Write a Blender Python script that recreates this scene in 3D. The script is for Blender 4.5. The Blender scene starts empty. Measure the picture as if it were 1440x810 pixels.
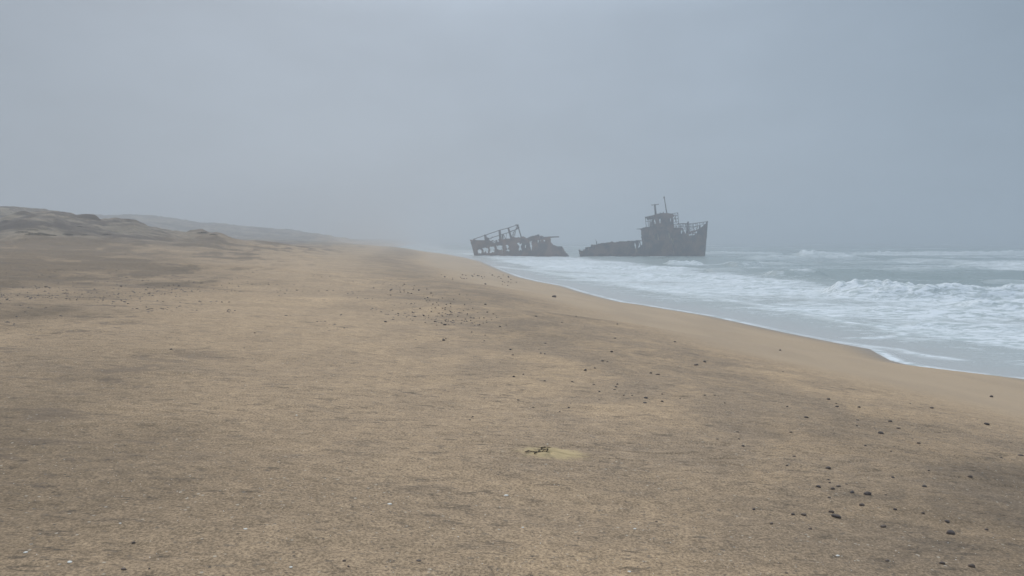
import bpy, math, random
import numpy as np
from mathutils import Vector, Matrix
random.seed(7); RNG = np.random.default_rng(11)
S = bpy.context.scene
C = S.collection
# ------------------------------------------------------------------ camera
F = 1040.0; CX, CY, HOR = 720.0, 405.0, 337.0
EYE = 4.0
PITCH = math.atan((CY - HOR) / F)
cd = bpy.data.cameras.new('camera'); cam = bpy.data.objects.new('camera', cd); C.objects.link(cam)
cd.sensor_width = 36.0; cd.lens = 36.0 * F / 1440.0
cam.location = (0, 0, EYE); cam.rotation_euler = (math.pi / 2 - PITCH, 0, 0)
cd.clip_start = 0.05; cd.clip_end = 12000
S.camera = cam
# ------------------------------------------------------------------ sky, sun, exposure
SUN_EL, SUN_AZ = math.radians(46), math.radians(-28)   # azimuth clockwise from +y
w = bpy.data.worlds.new('World'); S.world = w; w.use_nodes = True
nt = w.node_tree; nt.nodes.clear()
def N(nt, t, **k):
    n = nt.nodes.new(t)
    for a, b in k.items():
        if a == 'inp':
            for i, v in b.items(): n.inputs[i].default_value = v
        else: setattr(n, a, b)
    return n
out = N(nt, 'ShaderNodeOutputWorld'); bg = N(nt, 'ShaderNodeBackground', inp={'Strength': 0.10})
sky = N(nt, 'ShaderNodeTexSky', sky_type='NISHITA', sun_disc=False, sun_elevation=SUN_EL, sun_rotation=SUN_AZ)
sky.dust_density = 4.0; sky.air_density = 1.2
tc = N(nt, 'ShaderNodeTexCoord')
mp = N(nt, 'ShaderNodeMapping', inp={'Scale': (1.0, 1.0, 2.2)})
cl = N(nt, 'ShaderNodeTexNoise', inp={'Scale': 2.4, 'Detail': 6.0, 'Roughness': 0.55})
nt.links.new(tc.outputs['Generated'], mp.inputs[0]); nt.links.new(mp.outputs[0], cl.inputs['Vector'])
# overcast deck: grey-blue cloud, slightly darker and bluer towards the open sea (+x)
sep = N(nt, 'ShaderNodeSeparateXYZ'); nt.links.new(tc.outputs['Generated'], sep.inputs[0])
mrx = N(nt, 'ShaderNodeMapRange', inp={'From Min': -0.7, 'From Max': 0.7}); nt.links.new(sep.outputs['X'], mrx.inputs[0])
cm = N(nt, 'ShaderNodeValToRGB'); nt.links.new(mrx.outputs[0], cm.inputs[0]); cm.color_ramp.interpolation = 'B_SPLINE'
ce = cm.color_ramp.elements; ce[0].position = 0.0; ce[0].color = (2.25/8, 2.80/8, 3.50/8, 1); ce[1].position = 1.0; ce[1].color = (2.15/8, 2.90/8, 3.72/8, 1)
e_ = ce.new(0.46); e_.color = (4.35/8, 4.98/8, 5.80/8, 1)
c8 = N(nt, 'ShaderNodeVectorMath', operation='SCALE', inp={'Scale': 8.2}); nt.links.new(cm.outputs[0], c8.inputs[0])
vr = N(nt, 'ShaderNodeMapRange', inp={'From Min': 0.25, 'From Max': 0.75, 'To Min': 0.87, 'To Max': 1.13})
nt.links.new(cl.outputs['Fac'], vr.inputs[0])
vm = N(nt, 'ShaderNodeVectorMath', operation='SCALE'); nt.links.new(c8.outputs[0], vm.inputs[0]); nt.links.new(vr.outputs[0], vm.inputs['Scale'])
mx = N(nt, 'ShaderNodeMix', data_type='RGBA', inp={0: 0.93})
nt.links.new(sky.outputs[0], mx.inputs['A']); nt.links.new(vm.outputs[0], mx.inputs['B'])
# an overcast sky is about three times as bright overhead as at the horizon
zen = N(nt, 'ShaderNodeMapRange', inp={'From Min': 0.28, 'From Max': 1.0, 'To Min': 1.0, 'To Max': 3.3}); nt.links.new(sep.outputs['Z'], zen.inputs[0])
zm = N(nt, 'ShaderNodeVectorMath', operation='SCALE'); nt.links.new(mx.outputs['Result'], zm.inputs[0]); nt.links.new(zen.outputs[0], zm.inputs['Scale'])
nt.links.new(zm.outputs[0], bg.inputs[0]); nt.links.new(bg.outputs[0], out.inputs[0])
sl = bpy.data.lights.new('sun', 'SUN'); sun = bpy.data.objects.new('sun', sl); C.objects.link(sun)
sl.energy = 1.5; sl.angle = math.radians(25); sl.color = (1.0, 0.96, 0.9)
sd = Vector((math.sin(SUN_AZ) * math.cos(SUN_EL), math.cos(SUN_AZ) * math.cos(SUN_EL), math.sin(SUN_EL)))
sun.rotation_euler = sd.to_track_quat('Z', 'Y').to_euler(); sun.location = (0, -20, 60)
vs = S.view_settings; vs.view_transform = 'Standard'; vs.look = 'None'; vs.gamma = 1; vs.exposure = 0.0
S.cycles.volume_bounces = 4; S.cycles.max_bounces = 8; S.cycles.use_denoising = True
HAZE = 0.0036
# ------------------------------------------------------------------ helpers
def ray(u, v):
    a = (np.asarray(u, float) - CX) / F; b = (CY - np.asarray(v, float)) / F
    cp, sp = math.cos(PITCH), math.sin(PITCH)
    return a, cp + b * sp, -sp + b * cp
def at_z(u, v, z):
    dx, dy, dz = ray(u, v); t = (z - EYE) / dz
    return dx * t, dy * t
def hsh(ix, iy, s):
    h = (ix.astype(np.int64) * 374761393 + iy.astype(np.int64) * 668265263 + s * 974634777) & 0xffffffff
    h = ((h ^ (h >> 13)) * 1274126177) & 0xffffffff
    h = (h ^ (h >> 16)) & 0xffffffff
    return h / 4294967295.0
def vnoise(x, y, s=0):
    x = np.asarray(x, float); y = np.asarray(y, float)
    ix = np.floor(x); iy = np.floor(y); fx = x - ix; fy = y - iy
    fx = fx * fx * (3 - 2 * fx); fy = fy * fy * (3 - 2 * fy)
    a = hsh(ix, iy, s); b = hsh(ix + 1, iy, s); c = hsh(ix, iy + 1, s); d = hsh(ix + 1, iy + 1, s)
    return (a + (b - a) * fx) * (1 - fy) + (c + (d - c) * fx) * fy - 0.5
def fbm(x, y, s=0, o=4, g=0.5):
    r = 0; a = 1.0
    for i in range(o):
        r = r + a * vnoise(x * 2 ** i + 17.3 * i, y * 2 ** i - 9.1 * i, s + i); a *= g
    return r
def sst(a, b, x):
    t = np.clip((x - a) / (b - a), 0, 1); return t * t * (3 - 2 * t)
def grid_mesh(name, X, Y, Z, mat, attrs=None, mask=None, parent=None, wrap=False):
    R, K = X.shape
    co = np.stack([X, Y, Z], -1).reshape(-1, 3)
    i = np.arange(R * K).reshape(R, K)
    q = np.stack([i[:-1, :-1], i[:-1, 1:], i[1:, 1:], i[1:, :-1]], -1)
    q = q.reshape(-1, 4) if mask is None else q[mask]
    used = np.unique(q); rem = np.full(R * K, -1); rem[used] = np.arange(len(used))
    co = co[used]; q = rem[q]
    me = bpy.data.meshes.new(name)
    me.vertices.add(len(co)); me.vertices.foreach_set('co', co.astype(np.float32).ravel())
    me.loops.add(q.size); me.loops.foreach_set('vertex_index', q.astype(np.int32).ravel())
    me.polygons.add(len(q)); me.polygons.foreach_set('loop_start', np.arange(0, q.size, 4, dtype=np.int32))
    me.update(calc_edges=True); me.polygons.foreach_set('use_smooth', np.ones(len(q), bool))
    for k, a in (attrs or {}).items():
        at = me.attributes.new(k, 'FLOAT', 'POINT'); at.data.foreach_set('value', a.reshape(-1)[used].astype(np.float32))
    me.materials.append(mat)
    o = bpy.data.objects.new(name, me); C.objects.link(o)
    if parent: o.parent = parent
    return o
class MB:
    def __init__(s): s.v = []; s.f = []
    def add(s, v, f):
        n = len(s.v); s.v += [tuple(p) for p in v]; s.f += [tuple(i + n for i in q) for q in f]
    def box(s, a, b):
        x0, y0, z0 = a; x1, y1, z1 = b
        s.add([(x0,y0,z0),(x1,y0,z0),(x1,y1,z0),(x0,y1,z0),(x0,y0,z1),(x1,y0,z1),(x1,y1,z1),(x0,y1,z1)],
              [(0,3,2,1),(4,5,6,7),(0,1,5,4),(1,2,6,5),(2,3,7,6),(3,0,4,7)])
    def bar(s, p, q, r, r2=None, n=8):
        p = Vector(p); q = Vector(q); r2 = r if r2 is None else r2
        d = (q - p).normalized(); u = d.orthogonal().normalized(); w_ = d.cross(u)
        v = []
        for c_, rr in ((p, r), (q, r2)):
            for k in range(n):
                a = 2 * math.pi * k / n; v.append(c_ + (u * math.cos(a) + w_ * math.sin(a)) * rr)
        f = [(k, (k + 1) % n, n + (k + 1) % n, n + k) for k in range(n)] + [tuple(range(n))[::-1], tuple(range(n, 2 * n))]
        s.add(v, f)
    def prism(s, poly, y0, y1):          # poly in (s,z), CCW or not
        n = len(poly); v = [(a, y0, b) for a, b in poly] + [(a, y1, b) for a, b in poly]
        s.add(v, [tuple(range(n)), tuple(range(n, 2 * n))[::-1]] + [(k, n + k, n + (k + 1) % n, (k + 1) % n) for k in range(n)])
    def build(s, name, mat, parent=None, smooth=False):
        me = bpy.data.meshes.new(name); me.from_pydata(s.v, [], s.f); me.update()
        import bmesh
        bm = bmesh.new(); bm.from_mesh(me); bmesh.ops.recalc_face_normals(bm, faces=bm.faces); bm.to_mesh(me); bm.free()
        if smooth: me.polygons.foreach_set('use_smooth', [True] * len(me.polygons))
        me.materials.append(mat); o = bpy.data.objects.new(name, me); C.objects.link(o)
        if parent: o.parent = parent
        return o
def tag(o, label=None, cat=None, group=None, kind=None):
    for k, v in (('label', label), ('category', cat), ('group', group), ('kind', kind)):
        if v: o[k] = v
    return o
def material(name):
    m = bpy.data.materials.new(name); m.use_nodes = True
    t = m.node_tree; b = t.nodes['Principled BSDF']; return m, t, b
def L(t, a, b): t.links.new(a, b)
def noise(t, vec, scale, detail=4.0, rough=0.55, stretch=None, dist=0.0):
    if stretch:
        mpn = N(t, 'ShaderNodeMapping', inp={'Scale': stretch}); L(t, vec, mpn.inputs[0]); vec = mpn.outputs[0]
    n = N(t, 'ShaderNodeTexNoise', inp={'Scale': scale, 'Detail': detail, 'Roughness': rough, 'Distortion': dist}); L(t, vec, n.inputs['Vector'])
    return n.outputs['Fac']
def rng(t, x, a, b, c=0.0, d=1.0, smooth=True):
    n = N(t, 'ShaderNodeMapRange', inp={'From Min': a, 'From Max': b, 'To Min': c, 'To Max': d})
    if smooth: n.interpolation_type = 'SMOOTHSTEP'
    L(t, x, n.inputs[0]); return n.outputs[0]
def math_(t, op, a, b=0.0):
    n = N(t, 'ShaderNodeMath', operation=op)
    for i, x in ((0, a), (1, b)):
        if isinstance(x, (int, float)): n.inputs[i].default_value = x
        else: L(t, x, n.inputs[i])
    return n.outputs[0]
def mixc(t, f, a, b, mode='MIX'):
    n = N(t, 'ShaderNodeMix', data_type='RGBA', blend_type=mode)
    if isinstance(f, (int, float)): n.inputs[0].default_value = f
    else: L(t, f, n.inputs[0])
    for k, x in (('A', a), ('B', b)):
        if isinstance(x, tuple): n.inputs[k].default_value = (*x, 1)
        else: L(t, x, n.inputs[k])
    return n.outputs['Result']
def bump(t, h, strength, dist, prev=None):
    n = N(t, 'ShaderNodeBump', inp={'Strength': strength, 'Distance': dist}); L(t, h, n.inputs['Height'])
    if prev is not None: L(t, prev, n.inputs['Normal'])
    return n.outputs[0]
# ------------------------------------------------------------------ shoreline
EDGE = [(1440,533),(1360,524.5),(1315,519),(1274,512.6),(1252,507),(1234,497.5),(1223,491),(1180,483),(1100,467),(1000,445),(897,428),(873,425),
        (840,417),(814,410),(789,402),(756,396),(729,389.5),(708,382),(690,374),(675,367.5),(655,362.5),(636,359),(622,356.6)]
ez = at_z(np.array([e[0] for e in EDGE]), np.array([e[1] for e in EDGE]), 0.12)
sx = np.concatenate([[60, 26, 19.5], ez[0], [ez[0][-1] - 34, ez[0][-1] - 300]])
sy = np.concatenate([[-400, -40, 0], ez[1], [ez[1][-1] + 110, ez[1][-1] + 2600]])
def inland(x, y):
    """metres inland (+) or offshore (-) of the water's edge"""
    xs = np.interp(y, sy, sx)
    sl = (np.interp(y + 6, sy, sx) - np.interp(y - 6, sy, sx)) / 12
    return (xs - x) / np.sqrt(1 + sl * sl)
# ------------------------------------------------------------------ terrain height
def ang_u(x, y): return CX + F * x / np.maximum(y, 0.2 * np.hypot(x, y) + 1e-6)
RA = ([-700,-300,-120,0,30,60,80,95,112,130,160], [9.0,9.2,9.0,8.75,8.55,8.4,8.25,7.8,7.0,5.2,3.5])
RB = ([-700,-200,0,40,80,130,160,190,215,240,262,285,305,322,345,375,400,430,455,480,520,560,620], [5.6,5.9,5.8,6.5,6.6,6.35,6.1,5.95,5.6,5.4,5.45,5.75,5.65,5.2,4.95,4.9,5.0,4.95,4.5,3.9,3.2,2.6,1.5])
RC = ([-700,-100,60,110,150,220,255,300,340,400,440,500,560,600,640], [13,13,12.2,11.6,12.0,12.2,11.0,9.9,9.1,7.9,7.2,6.2,5.0,3.8,2.5])
def height(x, y):
    x = np.asarray(x, float); y = np.asarray(y, float)
    r = np.hypot(x, y); d = inland(x, y)
    wob = 0.9 * fbm(x / 14, y / 14, 3, 2)
    dd = d + wob * sst(5, 12, d)
    z = np.interp(dd, [-3000, -60, -8, 0, 4, 8.5, 10.5, 14, 20, 27, 36, 50, 80, 3000],
                      [-8, -4, -0.85, 0.12, 0.62, 1.30, 1.62, 2.02, 2.42, 2.85, 3.45, 3.95, 4.3, 5.0])
    land = sst(7, 13, d)
    z = z + land * (0.14 * fbm(x / 9, y / 6, 5, 3) * sst(6, 20, r) + 0.035 * fbm(x / 1.3, y / 0.8, 8, 3))
    inn = sst(24, 40, d)
    z = z + inn * 0.30 * fbm(x / 11, y / 5, 21, 4) * sst(18, 50, r)
    rg = 0.5 - np.abs(vnoise(x / 3.1 + 0.8 * vnoise(x / 2, y / 2, 25), y / 2.6, 26)) * 1.6
    scp = inn2 = sst(15, 24, d) * sst(13, 30, r)
    z = z + inn2 * (0.13 * rg * (0.4 + vnoise(x / 15, y / 12, 27) + 0.5) + 0.09 * fbm(x / 1.6, y / 1.6, 28, 3))
    u = ang_u(x, y); fr = (y > 0) | (x < 0)
    side = np.where((y < 0.25 * np.abs(x)) , -700.0, u)
    dn = np.zeros_like(z)
    hum = fbm(x / 16, y / 16, 31, 5, 0.55); hum2 = fbm(x / 5, y / 5, 37, 4, 0.55)
    for (us, hs), R0, w0, w1 in ((RA, 122, 22, 40), (RB, 84, 15, 18), ((RC[0], [4 + (h_ - 4) * 1.13 for h_ in RC[1]]), 335, 60, 120)):
        hc = np.interp(side, us, hs)
        q = (r - R0 * (1 + 0.05 * vnoise(u / 90, u * 0 + R0, 2))); bell = np.where(q < 0, np.exp(-(q / w0) ** 2), np.exp(-(q / w1) ** 2))
        k = np.maximum(hc - 4.2 - (0.55 if R0 == 122 else 0.1), 0) * bell * (1 + (0.06 if R0 > 300 else 0.18) * hum)
        dn = np.maximum(dn, k)
    dn = dn * sst(14, 30, d)
    z = z + dn + np.minimum(dn, 1.2) * (0.80 * hum2 + 0.5 * hum + 0.22 * fbm(x / 1.8, y / 1.8, 39, 3))
    far = sst(330, 900, r) * sst(0, 60, d); z = z * (1 - far) + 5.0 * far
    # fine relief close by: wind-scoured lips, pocks and pebbly sand
    near = (1 - sst(14, 40, r)) * land
    n1 = fbm(x / 0.28 + 2 * vnoise(x, y, 50), y / 0.13, 41, 3)
    lip = np.abs(vnoise(x / 0.75, y / 0.16 + 1.5 * vnoise(x / 0.9, y / 0.9, 52), 44))
    z = z + near * (0.012 * n1 - 0.013 * (1 - sst(0.0, 0.07, lip)) * sst(-0.05, 0.25, vnoise(x / 2.3, y / 1.6, 47)))
    return z
PX, PY = at_z(766, 636.5, 2.38)   # refined once the relief can be sampled           # small scuffed scrape in the sand
PITS = [(-0.070, -0.010, 0.060, 0.030, .040), (-0.005, -0.045, 0.045, 0.022, .030), (0.035, 0.030, 0.060, 0.024, .036), (-0.045, 0.060, 0.06, 0.022, .022), (0.075, 0.055, 0.06, .020, .024), (-0.23, -0.045, 0.08, .020, .018), (0.0,0.085,0.06,.020,.024)]
def scrape(x, y):
    dx = x - PX; dy = y - PY
    m = np.exp(-((dx - 0.07) / 0.26) ** 2 - ((dy + 0.0) / 0.17) ** 2)
    z = 0.022 * m
    for a, b, wx, wy, h in PITS:
        q = (dx - a) * 0.5; z = z - h * np.exp(-((dx - a) / wx) ** 2 - ((dy - b + q) / (wy * 1.5)) ** 2)
        z = z + 0.6 * h * np.exp(-((dx - a - 0.02) / wx) ** 2 - ((dy - b + q + 0.035) / (wy * 1.5)) ** 2)
    return z, m
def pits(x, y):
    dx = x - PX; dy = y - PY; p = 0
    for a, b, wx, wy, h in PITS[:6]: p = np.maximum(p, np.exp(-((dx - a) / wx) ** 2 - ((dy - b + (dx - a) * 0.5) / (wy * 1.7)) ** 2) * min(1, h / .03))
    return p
def H(x, y): return height(x, y) + scrape(x, y)[0]
_tt = np.concatenate([np.linspace(2.5, 60, 1400), np.geomspace(60.3, 700, 1000)])
def on_ground(u, v, fn=height):
    dx, dy, dz = ray(u, v)
    X = dx * _tt; Y = dy * _tt; Z = EYE + dz * _tt
    g = fn(X, Y); k = np.argmax(Z < g)
    if k == 0: return None
    a, b = _tt[k - 1], _tt[k]
    t_ = np.linspace(a, b, 24); g2 = fn(dx * t_, dy * t_); k2 = int(np.argmax(EYE + dz * t_ <= g2)); t = t_[max(k2, 1)]
    return dx * t, dy * t, float(g2[max(k2, 1)]), t
PX, PY = on_ground(766, 637)[:2]
def polar(a_list, r_list):
    A, R = np.meshgrid(np.radians(a_list), r_list); return R * np.sin(A), R * np.cos(A)
# ------------------------------------------------------------------ materials
def sand_material():
    m, t, b = material('sand')
    g = N(t, 'ShaderNodeNewGeometry').outputs['Position']
    ai = N(t, 'ShaderNodeAttribute', attribute_name='inland').outputs['Fac']
    am = N(t, 'ShaderNodeAttribute', attribute_name='mound').outputs['Fac']
    ad = N(t, 'ShaderNodeAttribute', attribute_name='dune').outputs['Fac']
    big = noise(t, g, 0.16, 4, 0.55, (1.0, 0.45, 1), 0.6)
    med = noise(t, g, 0.9, 6, 0.65, (0.9, 0.8, 1), 0.3)
    col = mixc(t, rng(t, big, 0.36, 0.64), (0.385, 0.270, 0.165), (0.440, 0.306, 0.182))
    col = mixc(t, rng(t, med, 0.35, 0.75), col, (0.378, 0.262, 0.156))
    # smooth, paler foreshore below the berm crest
    rough = rng(t, math_(t, 'ADD', ai, math_(t, 'MULTIPLY', big, 4.0)), 9.6, 13.2)
    sm = mixc(t, rng(t, noise(t, g, 0.5, 4, 0.5, (1, 0.35, 1)), 0.35, 0.7), (0.385, 0.280, 0.180), (0.345, 0.252, 0.165))
    col = mixc(t, rough, sm, col)
    # grey pebble-lag band along the berm
    band = math_(t, 'MULTIPLY', rng(t, ai, 9.5, 12.0), rng(t, ai, 22.0, 14.0))
    band = math_(t, 'MULTIPLY', band, rng(t, med, 0.35, 0.6))
    col = mixc(t, math_(t, 'MULTIPLY', band, 0.62), col, (0.245, 0.182, 0.125))
    # dune colours: dark lag / sparse dry growth against pale bare sand
    dz = noise(t, g, 0.16, 9, 0.68, (0.8, 1.0, 2.6), 0.8)
    dz2 = noise(t, g, 0.55, 5, 0.65, (0.7, 1.6, 1.6), 0.8)
    dcol = mixc(t, rng(t, dz, 0.42, 0.56), (0.30, 0.240, 0.170), (0.115, 0.090, 0.072))
    dcol = mixc(t, math_(t, 'MULTIPLY', rng(t, dz2, 0.50, 0.66), 0.75), dcol, (0.105, 0.084, 0.068))
    col = mixc(t, ad, col, dcol)
    # stretched wind-scour streaks
    st = noise(t, g, 1.4, 8, 0.68, (1.2, 2.6, 1), 0.5)
    stm = math_(t, 'MULTIPLY', rng(t, st, 0.56, 0.68), rough)
    col = mixc(t, math_(t, 'MULTIPLY', stm, 0.50), col, (0.170, 0.128, 0.090))
    st2 = noise(t, g, 0.45, 8, 0.68, (0.9, 1.5, 1), 0.8)
    col = mixc(t, math_(t, 'MULTIPLY', math_(t, 'MULTIPLY', rng(t, st2, 0.54, 0.68), rough), 0.28), col, (0.200, 0.152, 0.112))
    st3 = noise(t, g, 5.5, 5, 0.65, (0.8, 2.4, 1), 0.4)
    col = mixc(t, math_(t, 'MULTIPLY', math_(t, 'MULTIPLY', rng(t, st3, 0.585, 0.66), rough), 0.62), col, (0.120, 0.090, 0.062))
    # grain, dark grit and pale shell flecks
    gr = noise(t, g, 60.0, 3, 0.75)
    def grain(col, x, k0, k1, amt):
        c2 = mixc(t, rng(t, x, k0, k1, 0, 1, False), mixc(t, 1.0, col, (1 - amt, 1 - amt, 1 - amt), 'MULTIPLY'), mixc(t, 1.0, col, (1 + amt, 1 + amt, 1 + amt), 'MULTIPLY'))
        return mixc(t, math_(t, 'ADD', math_(t, 'MULTIPLY', rough, 0.8), 0.2), col, c2)
    g3 = noise(t, g, 9.0, 6, 0.75, (0.8, 1.0, 1))
    col = grain(col, gr, 0.38, 0.62, 0.37); col = grain(col, g3, 0.36, 0.64, 0.17)
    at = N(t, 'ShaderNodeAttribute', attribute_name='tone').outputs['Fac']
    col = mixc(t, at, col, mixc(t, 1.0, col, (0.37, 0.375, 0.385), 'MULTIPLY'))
    st4 = noise(t, g, 0.9, 10, 0.76, (0.9, 1.5, 1), 0.5)
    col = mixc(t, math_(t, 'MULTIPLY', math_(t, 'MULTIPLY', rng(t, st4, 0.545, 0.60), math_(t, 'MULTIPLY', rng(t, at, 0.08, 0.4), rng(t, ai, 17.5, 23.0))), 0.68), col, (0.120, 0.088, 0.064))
    g2 = noise(t, g, 22.0, 3, 0.65, (0.7, 1.3, 1)); col = mixc(t, math_(t, 'MULTIPLY', rng(t, g2, 0.58, 0.70), math_(t, 'MULTIPLY', rough, 0.55)), col, (0.10, 0.085, 0.07))
    vo = N(t, 'ShaderNodeTexVoronoi', inp={'Scale': 26.0, 'Randomness': 1.0}); L(t, g, vo.inputs['Vector'])
    sc = N(t, 'ShaderNodeSeparateColor'); L(t, vo.outputs['Color'], sc.inputs[0])
    fl = math_(t, 'MULTIPLY', rng(t, vo.outputs['Distance'], 0.30, 0.16), math_(t, 'GREATER_THAN', sc.outputs[0], 0.92))
    fl = math_(t, 'MULTIPLY', math_(t, 'MULTIPLY', fl, rough), rng(t, med, 0.35, 0.6, 0.15, 1.0))
    col = mixc(t, math_(t, 'MULTIPLY', fl, 0.6), col, (0.50, 0.44, 0.35))
    fd = math_(t, 'MULTIPLY', rng(t, vo.outputs['Distance'], 0.26, 0.14), math_(t, 'LESS_THAN', sc.outputs[1], 0.14))
    col = mixc(t, math_(t, 'MULTIPLY', math_(t, 'MULTIPLY', fd, rough), 0.7), col, (0.06, 0.05, 0.045))
    # freshly turned yellow sand round the scrape
    amn = math_(t, 'ADD', am, math_(t, 'MULTIPLY', math_(t, 'SUBTRACT', g2, 0.5), 0.9))
    col = mixc(t, rng(t, amn, 0.15, 0.7, 0, 0.85), col, (0.47, 0.350, 0.185))
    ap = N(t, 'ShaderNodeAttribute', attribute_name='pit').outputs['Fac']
    col = mixc(t, rng(t, ap, 0.3, 0.7, 0, 0.9), col, (0.130, 0.095, 0.050))     # shade inside the holes, painted into the sand colour
    # wet margin
    wet = rng(t, math_(t, 'ADD', ai, math_(t, 'MULTIPLY', med, 1.2)), 2.0, 0.35)
    col = mixc(t, math_(t, 'MULTIPLY', wet, 0.6), col, (0.165, 0.128, 0.092))
    L(t, col, b.inputs['Base Color'])
    L(t, math_(t, 'SUBTRACT', 0.95, math_(t, 'MULTIPLY', wet, 0.62)), b.inputs['Roughness'])
    b.inputs['Specular IOR Level'].default_value = 0.25
    bp = bump(t, st, 0.5, 0.03); bp = bump(t, g2, 0.45, 0.012, bp); bp = bump(t, gr, 0.5, 0.004, bp)
    bm = N(t, 'ShaderNodeMix', data_type='VECTOR'); L(t, rough, bm.inputs[0])
    gn = N(t, 'ShaderNodeNewGeometry').outputs['Normal']
    bs = bump(t, gr, 0.2, 0.003)
    L(t, bs, bm.inputs['A']); L(t, bp, bm.inputs['B']); L(t, bm.outputs[1], b.inputs['Normal'])
    return m
def water_material():
    m, t, b = material('sea_water')
    g = N(t, 'ShaderNodeNewGeometry').outputs['Position']
    af = N(t, 'ShaderNodeAttribute', attribute_name='foam').outputs['Fac']
    ao = N(t, 'ShaderNodeAttribute', attribute_name='offshore').outputs['Fac']
    aw = N(t, 'ShaderNodeAttribute', attribute_name='solid').outputs['Fac']
    deep = mixc(t, rng(t, ao, 8, 40), (0.34, 0.36, 0.33), (0.200, 0.245, 0.230))
    deep = mixc(t, rng(t, ao, 0.0, 6.0), (0.40, 0.395, 0.375), deep)
    n1 = noise(t, g, 0.6, 9, 0.70, (0.45, 1.0, 1), 1.2)
    n2 = noise(t, g, 2.6, 7, 0.70, (0.6, 1.0, 1), 0.9)
    nn = math_(t, 'ADD', math_(t, 'MULTIPLY', n1, 0.65), math_(t, 'MULTIPLY', n2, 0.35))
    # foam shows where the noise falls under the local foam density
    lace = rng(t, math_(t, 'SUBTRACT', math_(t, 'ADD', math_(t, 'MULTIPLY', af, 0.46), 0.27), nn), -0.07, 0.07)
    fm = math_(t, 'MAXIMUM', lace, aw)
    fm = math_(t, 'MULTIPLY', fm, rng(t, n2, 0.1, 0.55, 0.75, 0.97))
    milk = math_(t, 'MULTIPLY', rng(t, af, 0.05, 0.8), 0.55)
    base = mixc(t, milk, deep, (0.50, 0.53, 0.54))
    n3 = noise(t, g, 2.2, 9, 0.75, (0.45, 0.9, 1), 0.9)
    col = mixc(t, fm, base, mixc(t, rng(t, n3, 0.42, 0.55), (0.37, 0.41, 0.40), (0.66, 0.685, 0.695)))
    L(t, col, b.inputs['Base Color'])
    L(t, rng(t, fm, 0.0, 0.8, 0.27, 0.75), b.inputs['Roughness'])
    b.inputs['IOR'].default_value = 1.33
    w1 = noise(t, g, 1.1, 5, 0.6, (0.55, 1.5, 1), 0.5)
    bp = bump(t, w1, 0.55, 0.22)
    bp = bump(t, noise(t, g, 6.0, 4, 0.6, (0.6, 1.4, 1), 0.4), 0.35, 0.04, bp)
    bp = bump(t, n3, 0.6, 0.10, bp)
    cal = N(t, 'ShaderNodeMix', data_type='VECTOR'); L(t, rng(t, ao, 1.0, 9.0, 0.12, 1.0), cal.inputs[0])
    L(t, N(t, 'ShaderNodeNewGeometry').outputs['Normal'], cal.inputs['A']); L(t, bp, cal.inputs['B'])
    L(t, cal.outputs[1], b.inputs['Normal'])
    return m
def rust_material(name, dark, rust, ochre, k=0.5):
    m, t, b = material(name)
    g = N(t, 'ShaderNodeTexCoord').outputs['Object']
    a = noise(t, g, 0.42, 6, 0.65, (1, 1, 1.0), 0.4); c = noise(t, g, 1.2, 6, 0.7, (1.3, 1, 0.4), 0.3)
    col = mixc(t, rng(t, a, 0.40, 0.62), dark, rust)
    col = mixc(t, math_(t, 'MULTIPLY', rng(t, c, 0.56, 0.72), k), col, ochre)
    L(t, col, b.inputs['Base Color']); b.inputs['Roughness'].default_value = 0.85; b.inputs['Metallic'].default_value = 0.0
    b.inputs['Specular IOR Level'].default_value = 0.2
    L(t, bump(t, noise(t, g, 3.0, 6, 0.7), 0.6, 0.06), b.inputs['Normal'])
    return m
def stone_material(name, c1, c2):
    m, t, b = material(name)
    g = N(t, 'ShaderNodeNewGeometry').outputs['Position']
    L(t, mixc(t, rng(t, noise(t, g, 30, 5, 0.65), 0.35, 0.65), c1, c2), b.inputs['Base Color'])
    b.inputs['Roughness'].default_value = 0.75
    L(t, bump(t, noise(t, g, 60, 5, 0.7), 0.5, 0.006), b.inputs['Normal'])
    return m
M_SAND = sand_material(); M_SEA = water_material()
M_HULL = rust_material('rusted_hull_plate', (0.028, 0.024, 0.026), (0.135, 0.070, 0.045), (0.300, 0.200, 0.110), 0.8)
M_HULL2 = rust_material('rusted_hull_plate_brown', (0.050, 0.036, 0.034), (0.170, 0.090, 0.062), (0.260, 0.160, 0.105), 0.6)
M_STEEL = rust_material('rusted_steel', (0.030, 0.026, 0.026), (0.060, 0.040, 0.034), (0.10, 0.07, 0.05), 0.4)
M_OCHRE = rust_material('flaking_ochre_paint', (0.16, 0.13, 0.08), (0.27, 0.21, 0.12), (0.34, 0.28, 0.18), 0.5)
M_STONE = stone_material('dark_stone', (0.050, 0.038, 0.034), (0.105, 0.078, 0.064))
M_STONE2 = stone_material('brown_stone', (0.085, 0.060, 0.045), (0.14, 0.10, 0.075))
M_SHELL = stone_material('bleached_shell', (0.62, 0.58, 0.50), (0.75, 0.71, 0.64))
M_SHRUB = stone_material('dry_shrub', (0.060, 0.050, 0.036), (0.10, 0.085, 0.06))
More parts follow.
